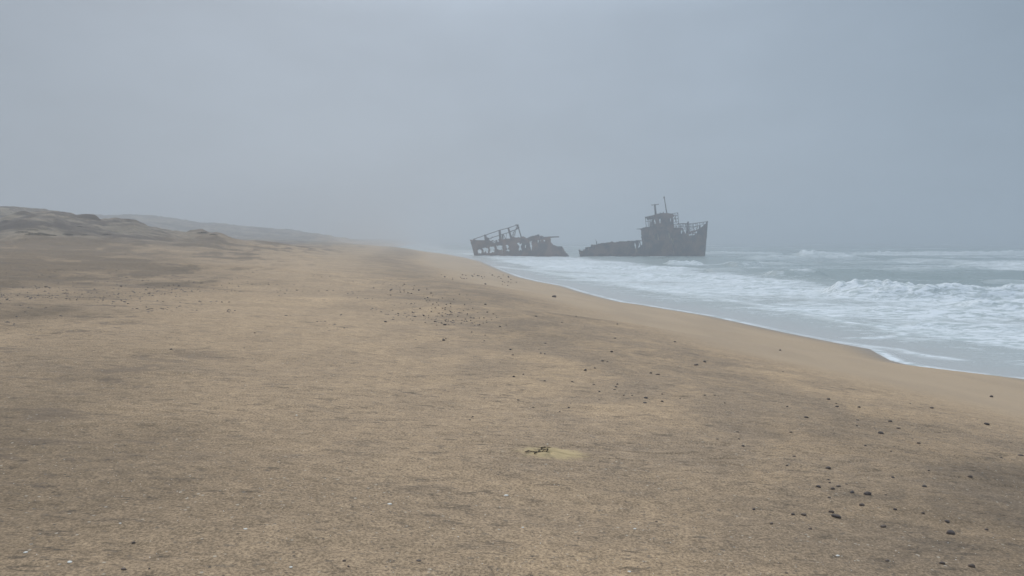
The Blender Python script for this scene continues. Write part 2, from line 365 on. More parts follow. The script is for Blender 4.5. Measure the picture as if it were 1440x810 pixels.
# ------------------------------------------------------------------ sand and dunes (one continuous relief, full circle)
angs = np.concatenate([np.linspace(-180, -46, 60, endpoint=False), np.linspace(-46, 46, 900, endpoint=False), np.linspace(46, 180, 61)])
rad = np.concatenate([[0.05, 0.6, 1.2, 1.9], np.sort(np.concatenate([1 / np.linspace(1 / 2.5, 1 / 60, 860), np.linspace(PY - 0.45, PY + 0.5, 110)])), np.geomspace(60.4, 600, 400), np.geomspace(620, 5200, 30)])
X, Y = polar(angs, rad)
Z = height(X, Y); scz, scm = scrape(X, Y); Z = Z + scz
D = inland(X, Y)
RR = np.hypot(X, Y)
dune = sst(60, 72, RR + 6 * fbm(X / 12, Y / 12, 61, 3)) * sst(26, 36, D)
def fc(a): return 0.25 * (a[:-1, :-1] + a[1:, :-1] + a[1:, 1:] + a[:-1, 1:])
isd = (fc(dune) > 0.35) & (fc(RR) < 620)
# vignette at the view's lower corners painted dark, then broad greyer, coarser sand
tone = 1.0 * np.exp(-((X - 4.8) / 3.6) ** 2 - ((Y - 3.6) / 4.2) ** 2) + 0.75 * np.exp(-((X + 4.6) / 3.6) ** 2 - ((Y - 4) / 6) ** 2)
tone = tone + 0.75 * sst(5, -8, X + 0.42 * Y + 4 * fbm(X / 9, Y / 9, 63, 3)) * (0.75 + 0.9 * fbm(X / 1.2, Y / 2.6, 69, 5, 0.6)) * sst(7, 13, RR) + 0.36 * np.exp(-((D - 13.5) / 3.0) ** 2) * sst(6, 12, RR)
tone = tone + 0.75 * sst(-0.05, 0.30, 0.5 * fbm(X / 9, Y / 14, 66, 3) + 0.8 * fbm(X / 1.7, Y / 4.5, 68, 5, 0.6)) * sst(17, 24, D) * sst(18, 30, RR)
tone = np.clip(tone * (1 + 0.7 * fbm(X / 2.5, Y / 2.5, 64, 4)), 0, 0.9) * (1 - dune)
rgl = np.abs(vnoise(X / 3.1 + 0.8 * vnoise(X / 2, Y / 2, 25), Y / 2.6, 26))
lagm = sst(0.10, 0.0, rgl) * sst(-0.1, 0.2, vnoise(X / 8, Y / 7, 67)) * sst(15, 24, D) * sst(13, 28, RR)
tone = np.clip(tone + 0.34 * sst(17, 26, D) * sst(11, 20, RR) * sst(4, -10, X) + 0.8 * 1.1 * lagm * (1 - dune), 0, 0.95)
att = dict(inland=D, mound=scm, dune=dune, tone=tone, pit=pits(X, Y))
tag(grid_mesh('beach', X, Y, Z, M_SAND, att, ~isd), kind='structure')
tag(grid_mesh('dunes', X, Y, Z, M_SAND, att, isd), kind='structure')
# ------------------------------------------------------------------ sea
wa = np.concatenate([np.linspace(-75, -12, 40, endpoint=False), np.linspace(-12, 42, 760, endpoint=False), np.linspace(42, 178, 90)])
wr = np.concatenate([[0.5, 5, 10], 1 / np.linspace(1 / 14, 1 / 320, 640), np.geomspace(325, 5200, 130)])
X, Y = polar(wa, wr)
E = -inland(X, Y)
RR = np.hypot(X, Y)
swash = 0.12 * np.exp(-np.maximum(E, 0) / 9) - 0.35 * np.maximum(-E, 0)
off = sst(3, 22, E)
dirn = 0.10 * X
chop = 0.16 * fbm(X / 7, Y / 2.6, 71, 4) + 0.10 * fbm(X / 2.2, Y / 1.1, 75, 3)
swell = 0.22 * np.sin((Y + 0.18 * X + 9 * vnoise(X / 60, Y / 50, 77)) / 4.6) * (0.5 + vnoise(X / 40, Y / 30, 78)) + 0.25 * np.sin((Y - 0.12 * X + 16 * vnoise(X / 90, Y / 80, 79)) / 11)
Zw = swash + off * (chop + swell * sst(15, 45, E)) + 0.02 * sst(0.5, 6, E) * fbm(X / 3, Y / 1.2, 83, 3)
foam = 0.32 * sst(0.3, 4, E) + 0.20 * vnoise(X / 9, Y / 3, 85) * sst(1, 5, E)
zone = sst(4.2, 7.0, E + 1.2 * vnoise(X / 12, Y / 12, 86)) * (1 - sst(19, 27, E + 5 * fbm(X / 22, Y / 12, 87, 3))) * (1 - sst(190, 250, RR))
foam = foam * (1 - sst(22, 32, E)) + zone * (0.26 + 0.42 * fbm(X / 14, Y / 4.5, 88, 4))
foam = foam + 0.14 * sst(25, 40, E) + 0.70 * sst(25, 40, E) * np.maximum(fbm(X / 35, Y / 9, 89, 4) - 0.05, 0)
solid = np.zeros_like(foam)
def pdist(pts, z=0.05):
    """distance to, and position along, a polyline traced on the water"""
    px_, py_ = at_z(np.array([p[0] for p in pts], float), np.array([p[1] for p in pts], float), z)
    best = np.full(X.shape, 1e9)
    wobx = 0.5 * vnoise(X / 1.7, Y / 1.7, 90) + 0.25 * vnoise(X / 0.6, Y / 0.6, 91)
    for i in range(len(pts) - 1):
        ax, ay, bx, by = px_[i], py_[i], px_[i + 1], py_[i + 1]
        t_ = np.clip(((X - ax) * (bx - ax) + (Y - ay) * (by - ay)) / ((bx - ax) ** 2 + (by - ay) ** 2), 0, 1)
        best = np.minimum(best, np.hypot(X - ax - t_ * (bx - ax), Y - ay - t_ * (by - ay)) + 0.35 * np.abs(wobx))
    return best
def line(pts, wd, amt, h=0.03):
    global foam, solid, Zw
    q = pdist(pts); k = np.exp(-(q / (wd * (1 + 0.012 * RR))) ** 2)
    broken = 0.95 + 0.8 * fbm(X / 2.4, Y / 1.3, 92, 3)
    solid = np.maximum(solid, np.clip(amt * k * broken, 0, 1)); Zw = Zw + h * k
# thin foam lines left by the last swashes
line([(1236,459),(1247,464),(1263,466.5),(1273,471.5),(1262,474),(1245,475.5),(1222,477.5),(1196,478)], 0.22, 1.0)
line([(1262,475),(1290,478),(1320,479.5)], 0.22, 0.8)
line([(1180,484),(1223,490),(1262,494),(1285,500),(1310,504),(1342,507.5)], 0.26, 0.75)
line([(700,375.5),(720,378),(744,380),(779,385),(814,391),(853,395),(900,402),(940,408),(980,415),(1030,423),(1100,434),(1160,448),(1204,457),(1236,459)], 0.30, 0.9, 0.05)
line([(818,361.8),(860,361.6),(905,361.9),(950,361.6),(990,361.8)], 0.25, 0.45, 0.1)
line([(672,359.2),(720,360.6),(760,361.6),(798,362)], 0.3, 0.7, 0.15)
line([(980,404),(1040,410),(1100,416),(1160,424)], 0.3, 0.45)
ed = np.exp(-(np.abs(E - 0.20) / 0.20) ** 2) * (0.50 + 1.2 * np.clip(vnoise(X / 4, Y / 4, 93) + 0.25, 0, 1)) * (1 - sst(60, 120, RR))
solid = np.maximum(solid, np.clip(ed, 0, 0.95))
solid = np.maximum(solid, np.exp(-((E - 0.15) / 0.22) ** 2) * np.exp(-((X - at_z(1258, 508, .1)[0]) ** 2 + (Y - at_z(1258, 508, .1)[1]) ** 2) / 1.2))
def breaker(u0, u1, vb, amp, wf, wb, broken, bend=0.0, trail=0.0, seed=0, vb1=None, rag=1.0):
    """one wave: crest line from u0 to u1 whose foot projects near row vb..vb1"""
    global foam, solid, Zw
    ax, ay = at_z(u0, vb, 0.1); bx, by = at_z(u1, vb if vb1 is None else vb1, 0.1)
    Lx, Ly = bx - ax, by - ay; Ln = math.hypot(Lx, Ly); tx, ty = Lx / Ln, Ly / Ln
    nx, ny = -ty, tx
    if ny < 0: nx, ny = -nx, -ny               # points away from the camera (seaward side)
    s_ = ((X - ax) * tx + (Y - ay) * ty) / Ln; q = (X - ax) * nx + (Y - ay) * ny
    q = q - bend * Ln * (s_ - 0.5) ** 2 - rag * 1.3 * fbm(s_ * Ln / 5, s_ * 0 + seed, 94 + seed, 4) - wf * 1.3
    env = sst(-0.02, 0.16, s_) * (1 - sst(0.84, 1.02, s_)) * (0.85 + 0.40 * fbm(s_ * Ln / 9, s_ * 0 + seed, 97 + seed, 4))
    env = np.maximum(env, 0)
    lump = 1 + rag * 0.40 * fbm(X / 0.8, Y / 0.7, 98, 4) * (broken > 0.5)
    prof = np.where(q < 0, np.exp(-np.abs(q / wf) ** 2.4), np.exp(-(q / wb) ** 2))
    Zw = Zw + amp * env * prof * lump
    if broken > 0:
        k = np.where(q < 0, np.exp(-np.abs(q / (wf * 1.25)) ** 4), np.exp(-(q / (wb * 0.55)) ** 2))
        solid = np.maximum(solid, np.clip(broken * sst(0.04, 0.35, env) * k * (1.0 + 0.5 * fbm(X / 1.8, Y / 1.2, 99, 3)), 0, 1))
    if trail: foam = foam + trail * np.exp(-np.abs(q / (wb * 3)) ** 2) * sst(0, 0.2, s_) * (1 - sst(0.8, 1, s_))
breaker(1168, 1700, 418, 0.85, 1.5, 2.6, 1.0, 0.0, 0.25, 1, 424)
breaker(1172, 1312, 414, 0.72, 1.1, 2.0, 1.0, -0.15, 0.1, 2)
breaker(1350, 1620, 431, 0.45, 1.0, 2.2, 1.0, 0.05, 0.1, 3, 436)
breaker(1086, 1172, 389, 0.8, 1.6, 3.2, 0.0, 0.0, 0.12, 4)
breaker(1118, 1150, 388.5, 0.35, 1.0, 1.3, 0.8, 0.0, 0.1, 5)
breaker(1036, 1086, 375, 0.9, 3.0, 5.0, 0.0, 0.0, 0.0, 6)
breaker(1126, 1208, 362.5, 1.5, 2.6, 6.0, 1.0, 0.0, 0.1, 7)
breaker(1330, 1760, 372, 0.8, 2.6, 7.0, 0.85, 0.0, 0.35, 8, 377)
breaker(1180, 1700, 357.5, 1.25, 3, 9, 0.9, 0.0, 0.25, 9)
breaker(985, 1110, 356.5, 0.9, 3, 7, 0.85, 0.0, 0.1, 10)
breaker(938, 998, 371, 0.75, 2.0, 3.5, 0.75, 0.0, 0.35, 11, rag=2.0)
breaker(1000, 1060, 382, 0.5, 1.5, 2.5, 0.25, 0.0, 0.15, 12)
breaker(1150, 1300, 372, 0.7, 2.4, 5.0, 0.25, 0.0, 0.0, 13, 368)
breaker(700, 880, 366, 0.35, 1.6, 3.0, 0.85, 0.0, 0.35, 14, 370)
breaker(740, 1000, 376, 0.35, 1.3, 2.4, 0.7, 0.0, 0.35, 15, 380)
breaker(860, 1130, 386, 0.30, 1.1, 2.0, 0.7, 0.0, 0.35, 16, 398)
breaker(1000, 1240, 402, 0.25, 0.9, 1.7, 0.55, 0.0, 0.25, 17, 412)
breaker(1060, 1240, 366, 0.7, 2.2, 6.0, 0.55, 0.0, 0.2, 20, 364)
breaker(1250, 1420, 384, 0.35, 1.2, 2.4, 0.45, 0.0, 0.12, 21, 382)
breaker(1240, 1380, 366, 0.6, 2.0, 5.0, 0.5, 0.0, 0.15, 22, 369)
breaker(1000, 1110, 369, 0.5, 1.8, 4.0, 0.5, 0.0, 0.15, 23, 372)
breaker(1380, 1620, 394, 0.45, 1.2, 2.6, 0.4, 0.0, 0.1, 24, 398)
breaker(1270, 1440, 457, 0.16, 0.7, 1.4, 0.25, 0.0, 0.0, 18, 464)
breaker(1200, 1440, 436, 0.18, 0.7, 1.5, 0.35, 0.0, 0.15, 19, 446)
Zw = np.where(E < 0, np.minimum(Zw, swash), Zw)
mk = fc(E) > -1.2
tag(grid_mesh('sea', X, Y, Zw, M_SEA, dict(foam=np.clip(foam, 0, 1.2), offshore=E, solid=solid), mk), kind='structure')
# ------------------------------------------------------------------ shipwrecks
def inpoly(P, x, y):
    r = np.zeros(x.shape, bool); n = len(P)
    for i in range(n):
        x0, y0 = P[i]; x1, y1 = P[(i + 1) % n]
        if y0 == y1: continue
        c = ((y0 > y) != (y1 > y)) & (x < (x1 - x0) * (y - y0) / (y1 - y0) + x0)
        r ^= c
    return r
class Wreck:
    """local frame: s along the near side, y away from the camera, z up from the waterline"""
    def __init__(s, name, label, cat, u0, v0, u1, v1, T):
        s.T = T
        p0 = at_z(u0, v0, 0.0); p1 = at_z(u1, v1, 0.0)
        s.o = np.array([p0[0], p0[1]]); d = np.array([p1[0] - p0[0], p1[1] - p0[1]]); s.len = np.hypot(*d)
        s.e = d / s.len; s.n = np.array([-s.e[1], s.e[0]])
        s.root = bpy.data.objects.new(name, None); C.objects.link(s.root)
        s.root.location = (*s.o, 0); s.root.rotation_euler = (0, 0, math.atan2(s.e[1], s.e[0]))
        tag(s.root, label, cat)
        c = -s.o; s.cam = np.array([c @ s.e, c @ s.n, EYE])
    def P(s, a, b, y=0.0):
        """traced point -> (s, z) on the vertical plane y of the wreck"""
        u, v = s.T(a, b); dx, dy, dz = ray(u, v)
        dn = dx * s.n[0] + dy * s.n[1]; t = (y - s.cam[1]) / dn
        return float(s.cam[0] + t * (dx * s.e[0] + dy * s.e[1])), float(s.cam[2] + t * dz)
    def V(s, a, b, y=0.0):
        q = s.P(a, b, y); return Vector((q[0], y, q[1]))
    def poly(s, pts, y=0.0): return [s.P(a, b, y) for a, b in pts]
    def slide(s, S_, Z_, y):
        """move a near-plane point back along its own sight line to depth y"""
        k = (y - s.cam[1]) / (0 - s.cam[1])
        return s.cam[0] + (S_ - s.cam[0]) * k, s.cam[2] + (Z_ - s.cam[2]) * k
    def shell(s, name, outline, holes, mat, depth=None, beam=7.0, res=0.13, thick=0.10, far=True, rag=0.12, near=0.0, parent=None, zmin=-1.2, seed=0):
        P = s.poly(outline); Hs = [s.poly(h) for h in holes]
        xs = [p[0] for p in P]; zs = [p[1] for p in P]
        gs = np.arange(min(xs) - .3, max(xs) + .3, res); gz = np.arange(max(zmin, min(zs) - .3), max(zs) + .3, res)
        SS, ZZ = np.meshgrid(gs, gz); cs, cz = fc(SS), fc(ZZ)
        js = cs + rag * fbm(cs / 0.5, cz / 0.5, 201 + seed, 3); jz = cz + rag * fbm(cs / 0.5, cz / 0.5, 211 + seed, 3)
        mk = inpoly(P, js, jz)
        for h in Hs: mk &= ~inpoly(h, js, jz)
        D_ = np.full(SS.shape, near, float) if depth is None else depth(SS, ZZ)
        objs = MB(); V_, F_ = [], []
        for side in ((0, 1) if far else (0,)):
            if side == 0: A, B_ = s.slide(SS, ZZ, D_); Yy = D_; T2 = thick
            else:
                Yy = 2 * (beam / 2) - D_ ; A, B_ = s.slide(SS, ZZ, Yy); T2 = -thick
            Rn, K = SS.shape; idx = np.arange(Rn * K).reshape(Rn, K)
            base = len(V_) and sum(len(v) for v in V_) or 0
            front = np.stack([A, Yy, B_], -1).reshape(-1, 3); back = front + np.array([0, T2, 0])
            q = np.stack([idx[:-1, :-1], idx[:-1, 1:], idx[1:, 1:], idx[1:, :-1]], -1)[mk]
            V_.append(front); V_.append(back); n_ = Rn * K
            F_.append(base + q); F_.append(base + n_ + q[:, ::-1])
            m2 = np.pad(mk, 1)
            for (di, dj, e0, e1) in ((-1, 0, 0, 1), (1, 0, 2, 3), (0, 1, 1, 2), (0, -1, 3, 0)):
                nb = m2[1 + di:m2.shape[0] - 1 + di, 1 + dj:m2.shape[1] - 1 + dj]; ed_ = mk & ~nb
                qq = np.stack([idx[:-1, :-1], idx[:-1, 1:], idx[1:, 1:], idx[1:, :-1]], -1)[ed_]
                if len(qq): F_.append(base + np.stack([qq[:, e1], qq[:, e0], qq[:, e0] + n_, qq[:, e1] + n_], -1))
        co = np.concatenate(V_); q = np.concatenate(F_)
        used = np.unique(q); rem = np.full(len(co), -1); rem[used] = np.arange(len(used)); co = co[used]; q = rem[q]
        me = bpy.data.meshes.new(name); me.from_pydata(co.tolist(), [], q.tolist()); me.update(); me.materials.append(mat)
        o = bpy.data.objects.new(name, me); C.objects.link(o); o.parent = parent or s.root
        return o
# ---- stern half, skeletal, traced in the frame (640 + a/8, 270 + b/8)
wl = Wreck('shipwreck', 'brown skeletal stern half of a rusted shipwreck with leaning rail frames', 'shipwreck', 667, 359.8, 800, 361.2, lambda a, b: (640 + a / 8, 270 + b / 8))
out1 = [(168,540),(200,534),(262,546),(340,543),(352,512),(372,520),(392,545),(470,545),(500,530),(512,520),(540,527),(625,526),(640,500),(655,498),(680,512),(745,512),(760,500),(785,508),(800,520),(812,519),(850,500),(895,488),(918,492),(932,515),(990,512),(1076,505),(1073,545),(1085,580),(1112,600),(1150,614),(1200,608),(1213,632),(1238,675),(1282,718),(1300,800),(225,800),(215,690),(195,620)]
hol1 = [[(252,655),(275,645),(300,650),(298,692),(262,694)],[(308,634),(352,626),(374,632),(374,686),(352,688),(345,660),(325,684),(316,668)],[(390,620),(440,614),(450,645),(418,650),(446,656),(446,680),(418,676),(408,684),(392,682)],
        [(465,606),(520,598),(527,640),(512,654),(478,648)],[(565,594),(602,592),(604,626),(592,634),(612,660),(606,668),(576,664),(590,648)],
        [(694,570),(722,568),(728,588),(742,576),(754,582),(742,604),(742,622),(756,656),(712,656),(716,630),(724,616),(712,600)],
        [(838,556),(864,552),(866,650),(852,650)],[(786,600),(797,598),(797,622),(787,624)],[(926,542),(944,546),(940,570),(930,582)],[(950,542),(966,540),(962,558)],[(994,536),(1014,545),(1012,556),(996,552)],
        [(412,556),(448,545),(462,556),(448,572),(420,577)],[(474,542),(492,535),(494,558),(478,562)],[(524,600),(534,600),(536,690),(528,690)]]
hull = wl.shell('hull', out1, hol1, M_HULL2, beam=6.4, rag=0.16, seed=1)
dk = MB()
a0, a1, a2 = wl.P(200, 560), wl.P(560, 560), wl.P(960, 560)
dk.prism([a0, a1, a2, (a2[0], a2[1] - .12), (a1[0], a1[1] - .12), (a0[0], a0[1] - .12)], 0.12, 6.28)
dk.build('deck', M_HULL2, wl.root)
tr = MB()                                                   # raked transom at the stern end
tA = [wl.V(172, 545, 0.05), wl.V(215, 720, 0.05), wl.V(215, 720, 6.35), wl.V(172, 545, 6.35)]
tA += [p_ + Vector((.12, 0, 0)) for p_ in tA]
tr.add(tA, [(0,1,2,3),(4,7,6,5),(0,4,5,1),(1,5,6,2),(2,6,7,3),(3,7,4,0)]); tr.build('transom', M_HULL2, wl.root)
def beamV(W, a, b, y): return W.V(a, b, y)
for (a, b, c, d_, th) in ((338,480,350,560,.30),(500,428,512,545,.30),(598,404,634,530,.24)):
    for y in (0.25, 5.6):
        p = MB(); p.bar(wl.V(a, b, y), wl.V(c, d_, y), th if y < 1 else th * .6, th * 1.15 if y < 1 else th * .7, 6); p.build('post', M_STEEL, wl.root)
for y in (0.25, 5.6):
    p = MB(); p.bar(wl.V(704, 372, y), wl.V(745, 512, y), 0.13, 0.15, 6); p.build('post', M_STEEL, wl.root)
tp = MB()
for y in (0.25, 5.6):
    pts = [(205,532),(338,486),(500,430),(600,404),(696,370)]
    for i in range(4): tp.bar(wl.V(*pts[i], y), wl.V(*pts[i + 1], y), 0.09, n=6)
for a, b in pts[1:]: tp.bar(wl.V(a, b, 0.25), wl.V(a, b, 5.6), 0.07, n=6)
tp.build('top_rail', M_STEEL, wl.root)
lr = MB(); pts = [(385,524),(455,500),(500,486),(560,468),(610,452),(668,430),(716,400)]
for i in range(6): lr.bar(wl.V(*pts[i], 0.25), wl.V(*pts[i + 1], 0.25), 0.08, n=6)
lr.bar(wl.V(610, 444, .25), wl.V(720, 412, .25), 0.06, n=6)
lr.build('lower_rail', M_STEEL, wl.root)
for a, b, c, d_, r_ in ((664,490,700,382,.07),(700,376,722,400,.10),(680,372,712,372,.16),(676,470,668,430,.06),(690,372,672,500,.05),(540,470,566,525,.09),(580,465,572,525,.05),(400,535,420,500,.06),(425,570,470,540,.07),(640,500,665,440,.08),(662,505,650,450,.07),(535,480,536,528,.22),(352,512,385,524,.12),(700,395,718,398,.14)):
    br = MB(); br.bar(wl.V(a, b, 0.3), wl.V(c, d_, 0.3), r_, n=6); br.build('brace', M_STEEL, wl.root)
bo = MB(); bo.bar(wl.V(1050, 508, 3.0), wl.V(1170, 504, 3.0), 0.16, 0.12, 6); bo.bar(wl.V(930, 517, 3.0), wl.V(1080, 508, 3.0), 0.2, 0.16, 6); bo.build('boom', M_STEEL, wl.root)
wn = MB(); wn.bar(wl.V(936, 478, 1.5), wl.V(936, 500, 1.5), 0.30, 0.25, 8); wn.bar(wl.V(905, 492, 1.5), wl.V(938, 488, 1.5), 0.16, n=6); wn.bar(wl.V(926, 500, 1.5), wl.V(934, 515, 1.5), .1, n=6); wn.build('winch', M_STEEL, wl.root)
dh = MB(); dh.prism(wl.poly([(800,545),(800,522),(850,502),(895,490),(918,494),(925,545)], 1.0), 1.0, 5.0); dh.build('deckhouse', M_HULL2, wl.root)
# ---- bow half with wheelhouse, traced in the frame (800 + a/6.857, 265 + b/6.857)
wb = Wreck('shipwreck', 'dark bow half of a rusted shipwreck with wheelhouse, two masts and bow railing', 'shipwreck', 815, 360.9, 991, 360.9, lambda a, b: (800 + a / 6.857, 265 + b / 6.857))
SL = wb.len; BB = 7.6
def bowdepth(S_, Z_):
    stem = SL + 0.35 + 0.12 * Z_ * 0.5
    q = np.clip((stem - S_) / 11.0, 0, 1)
    flare = 1 - 0.25 * np.clip(1 - Z_ / 5, 0, 1)
    hb = (BB / 2) * (1 - (1 - q) ** 2.2) * flare + 0.02
    return BB / 2 - hb
out2 = [(97,592),(108,604),(152,594),(160,566),(208,562),(214,545),(262,540),(285,530),(400,520),(412,512),(430,518),(520,510),(560,510),(572,500),(585,508),(680,497),(704,502),(698,440),(692,398),(716,378),(800,366),(840,366),(1015,378),(1060,378),(1100,382),(1112,410),(1124,432),(1150,430),(1180,408),(1210,404),(1250,392),(1290,362),(1334,326),(1330,430),(1318,560),(1302,655),(1296,760),(95,760),(104,640)]
hol2 = [[(628,520),(640,518),(650,568),(640,578)],[(668,514),(678,514),(688,556),(672,570),(668,566),(678,548)],[(684,510),(706,508),(708,546),(700,548),(690,530)],[(1078,404),(1090,400),(1093,428),(1082,432)],
        [(1152,436),(1186,430),(1190,450),(1160,456)],[(1196,444),(1206,426),(1216,428),(1208,446),(1200,452)],[(1218,418),(1236,412),(1232,434),(1224,440)],[(1098,396),(1106,410),(1104,426),(1098,420)]]
wb.shell('hull', out2, hol2, M_HULL, depth=bowdepth, beam=BB, rag=0.13, seed=5)
dk = MB()
def slab(W, mb, pts, th, y0, y1):
    P_ = W.poly(pts); mb.prism(P_ + [(a, b - th) for a, b in P_[::-1]], y0, y1)
slab(wb, dk, [(165,590),(400,545),(690,520)], .12, 0.14, BB - .14); slab(wb, dk, [(704,385),(1015,385)], .12, 0.14, BB - .14)
dk.build('deck', M_HULL, wb.root)
# foredeck follows the plan of the bow
fd = MB(); vv = []; nS = 14
s0 = wb.P(1015, 450)[0]
for i in range(nS + 1):
    s_ = s0 + (SL - 0.5 - s0) * i / nS; dq = float(bowdepth(np.array(s_), np.array(4.0))) + .15; z_ = wb.P(1015, 455)[1] + 0.7 * i / nS
    for zz in (z_, z_ - .12):
        vv += [(s_, dq, zz), (s_, BB - dq, zz)]
ff = []
for i in range(nS):
    a = 4 * i; b_ = a + 4
    ff += [(a, a + 1, b_ + 1, b_), (a + 2, b_ + 2, b_ + 3, a + 3), (a, b_, b_ + 2, a + 2), (a + 1, a + 3, b_ + 3, b_ + 1)]
fd.add(vv, ff); fd.build('foredeck', M_HULL, wb.root)
# bulkheads closing the deckhouse block
bk = MB()
x_ = wb.P(775, 400)[0]; bk.box((x_ + .1, .14, 0.2), (x_ + .2, BB - .14, wb.P(705, 384)[1])); bk.build('bulkhead', M_HULL, wb.root)
bk = MB(); x_ = wb.P(1012, 400)[0]; bk.box((x_, .14, 0.2), (x_ + .1, BB - .3, wb.P(1012, 388)[1])); bk.build('bulkhead', M_HULL, wb.root)
# wheelhouse: four walls with window openings
whn = wb.shell('wheelhouse', [(818,380),(812,340),(806,296),(812,284),(1004,284),(1010,320),(1016,380)],
    [[(822,302),(832,298),(836,338),(826,342)],[(872,298),(882,294),(886,332),(876,336)],[(974,284),(986,280),(988,316),(978,320)]],
    M_HULL, near=1.2, beam=BB, thick=0.09, rag=0.05, res=0.10, seed=9, far=False)
whf = wb.shell('wall', [(818,380),(812,340),(806,296),(812,284),(1004,284),(1010,320),(1016,380)],
    [[(822,302),(832,298),(836,338),(826,342)],[(872,298),(882,294),(886,332),(876,336)],[(974,284),(986,280),(988,316),(978,320)]],
    M_HULL, near=BB - 1.3, beam=BB, thick=0.09, rag=0.05, res=0.10, seed=9, far=False, parent=whn)
for a in (818, 1006):
    endw = MB()
    q = wb.P(a, 380, 1.2); zt = wb.P(a, 286, 1.2)[1]; zm = wb.P(a, 322, 1.2)[1]; x_ = q[0]
    endw.box((x_, 1.35, q[1]), (x_ + .09, BB - 1.45, zm))
    for k in range(5): yk = 1.35 + (BB - 2.9) * k / 4; endw.box((x_, yk, zm), (x_ + .09, yk + .16, zt))
    endw.build('end_wall', M_HULL, whn)
rf = MB(); rp = wb.poly([(772,268),(800,262),(850,252),(892,236),(955,238),(1002,244),(1022,262),(1008,272),(1000,286),(812,288),(800,296),(792,284)], 0.9)
rf.prism(rp, 0.9, BB - .9); rf.build('roof', M_HULL, whn)
for a, b in ((881, 233), (911, 226)): vt = MB(); vt.bar(wb.V(a, b + 22, 3.0), wb.V(a, b + 4, 3.0), .09, n=8); vt.bar(wb.V(a, b + 6, 3.0), wb.V(a, b, 3.0), .16, .12, n=8); vt.build('vent', M_STEEL, whn)
ms = MB(); ms.bar(wb.V(838, 262, 3.8), wb.V(829, 160, 3.8), .27, .21, 10); ms.bar(wb.V(797, 161, 3.8), wb.V(865, 153, 3.8), .09, n=6); ms.bar(wb.V(829, 165, 3.8), wb.V(829, 150, 3.8), .12, .10, 8)
for a, b in ((800, 160), (862, 153)): ms.bar(wb.V(a, b + 4, 3.8), wb.V(a, b - 5, 3.8), .10, n=6)
ms.build('mast', M_STEEL, wb.root)
ms = MB(); ms.bar(wb.V(944, 242, 3.8), wb.V(919, 82, 3.8), .15, .09, 8); ms.bar(wb.V(908, 94, 3.8), wb.V(926, 88, 3.8), .08, n=6); ms.bar(wb.V(919, 92, 3.8), wb.V(918, 77, 3.8), .16, .12, 8)
ms.build('mast', M_STEEL, wb.root)
def rail(W, name, tops, y, posts, r_=0.06, mids=1, foot=None, par=None):
    mb = MB()
    for i in range(len(tops) - 1):
        mb.bar(W.V(*tops[i], y[i]), W.V(*tops[i + 1], y[i + 1]), r_, n=6)
    for (a, b, c, d_, yy) in posts: mb.bar(W.V(a, b, yy), W.V(c, d_, yy), r_ * 1.05, n=6)
    return mb
m = rail(wb, 'railing', [(735,284),(770,281),(806,282)], [.3] * 3, [(736,282,748,372,.3),(762,284,766,368,.3),(806,282,812,366,.3)])
m.bar(wb.V(740, 318, .3), wb.V(808, 316, .3), .06, n=6); m.bar(wb.V(735, 284, .3), wb.V(735, 284, BB - .4), .06, n=6); m.bar(wb.V(735, 284, BB - .4), wb.V(806, 284, BB - .4), .05, n=6)
for a in (737, 770, 800): m.bar(wb.V(a, 284, BB - .4), wb.V(a + 8, 368, BB - .4), .05, n=6)
m.build('railing', M_STEEL, wb.root)
m = rail(wb, 'railing', [(990,244),(1020,238),(1050,235)], [.9] * 3, [(1050,235,1062,376,.9),(1022,240,1030,300,.9),(1010,262,1040,330,.9)])
for p_, q_ in (((1040,252),(1018,300)),((1012,292),(1054,286)),((1022,262),(1052,262)),((1016,326),(1056,320)),((1048,286),(1020,330)),((1018,345),(1058,345)),((1056,330),(1030,376)),((1046,232),(1050,250)),((1020,350),(1046,378))):
    m.bar(wb.V(*p_, .9), wb.V(*q_, .9), .055, n=6)
m.bar(wb.V(1050, 235, .9), wb.V(1050, 237, BB - 1.2), .06, n=6); m.bar(wb.V(1050, 237, BB - 1.2), wb.V(1060, 376, BB - 1.2), .06, n=6)
m.build('ladder_frame', M_STEEL, wb.root)
m = MB()
def dp(a, extra=0.15):
    s_ = wb.P(a, 380)[0]; return float(bowdepth(np.array(s_), np.array(6.0))) + extra
tops = [(1062,341),(1105,337),(1150,340),(1200,341),(1245,333),(1290,326),(1328,321)]
mids = [(1066,362),(1105,360),(1150,366),(1200,372),(1240,366),(1280,350)]
for T_, r_ in ((tops, .07), (mids, .05)):
    for i in range(len(T_) - 1):
        (a, b), (c, d_) = T_[i], T_[i + 1]
        m.bar(wb.V(a, b, dp(a)), wb.V(c, d_, dp(c)), r_, n=6)
        A_ = wb.V(a, b, dp(a)); B_ = wb.V(c, d_, dp(c)); A_.y = BB - A_.y; B_.y = BB - B_.y; m.bar(A_, B_, r_, n=6)
for a, b, c, d_ in ((1070,341,1072,380),(1100,338,1100,382),(1125,338,1130,428),(1176,342,1180,405),(1200,342,1206,402),(1224,338,1228,396),(1262,331,1266,378),(1298,325,1300,352),(1086,355,1082,380),(1112,372,1118,400),(1190,372,1212,400),(1240,366,1234,394)):
    A_ = wb.V(a, b, dp(a)); B_ = wb.V(c, d_, dp(c)); m.bar(A_, B_, .065, n=6)
    if c > 1120: A_.y = BB - A_.y; B_.y = BB - B_.y; m.bar(A_, B_, .06, n=6)
m.build('railing', M_STEEL, wb.root)
m = MB(); m.bar(wb.V(1148, 400, 3.4), wb.V(1147, 326, 3.4), .26, .18, 8); m.bar(wb.V(1150, 440, 3.4), wb.V(1149, 392, 3.4), .62, .28, 8); m.bar(wb.V(1150, 330, 3.4), wb.V(1150, 320, 3.4), .22, .22, 8)
m.build('bitt', M_STEEL, wb.root)
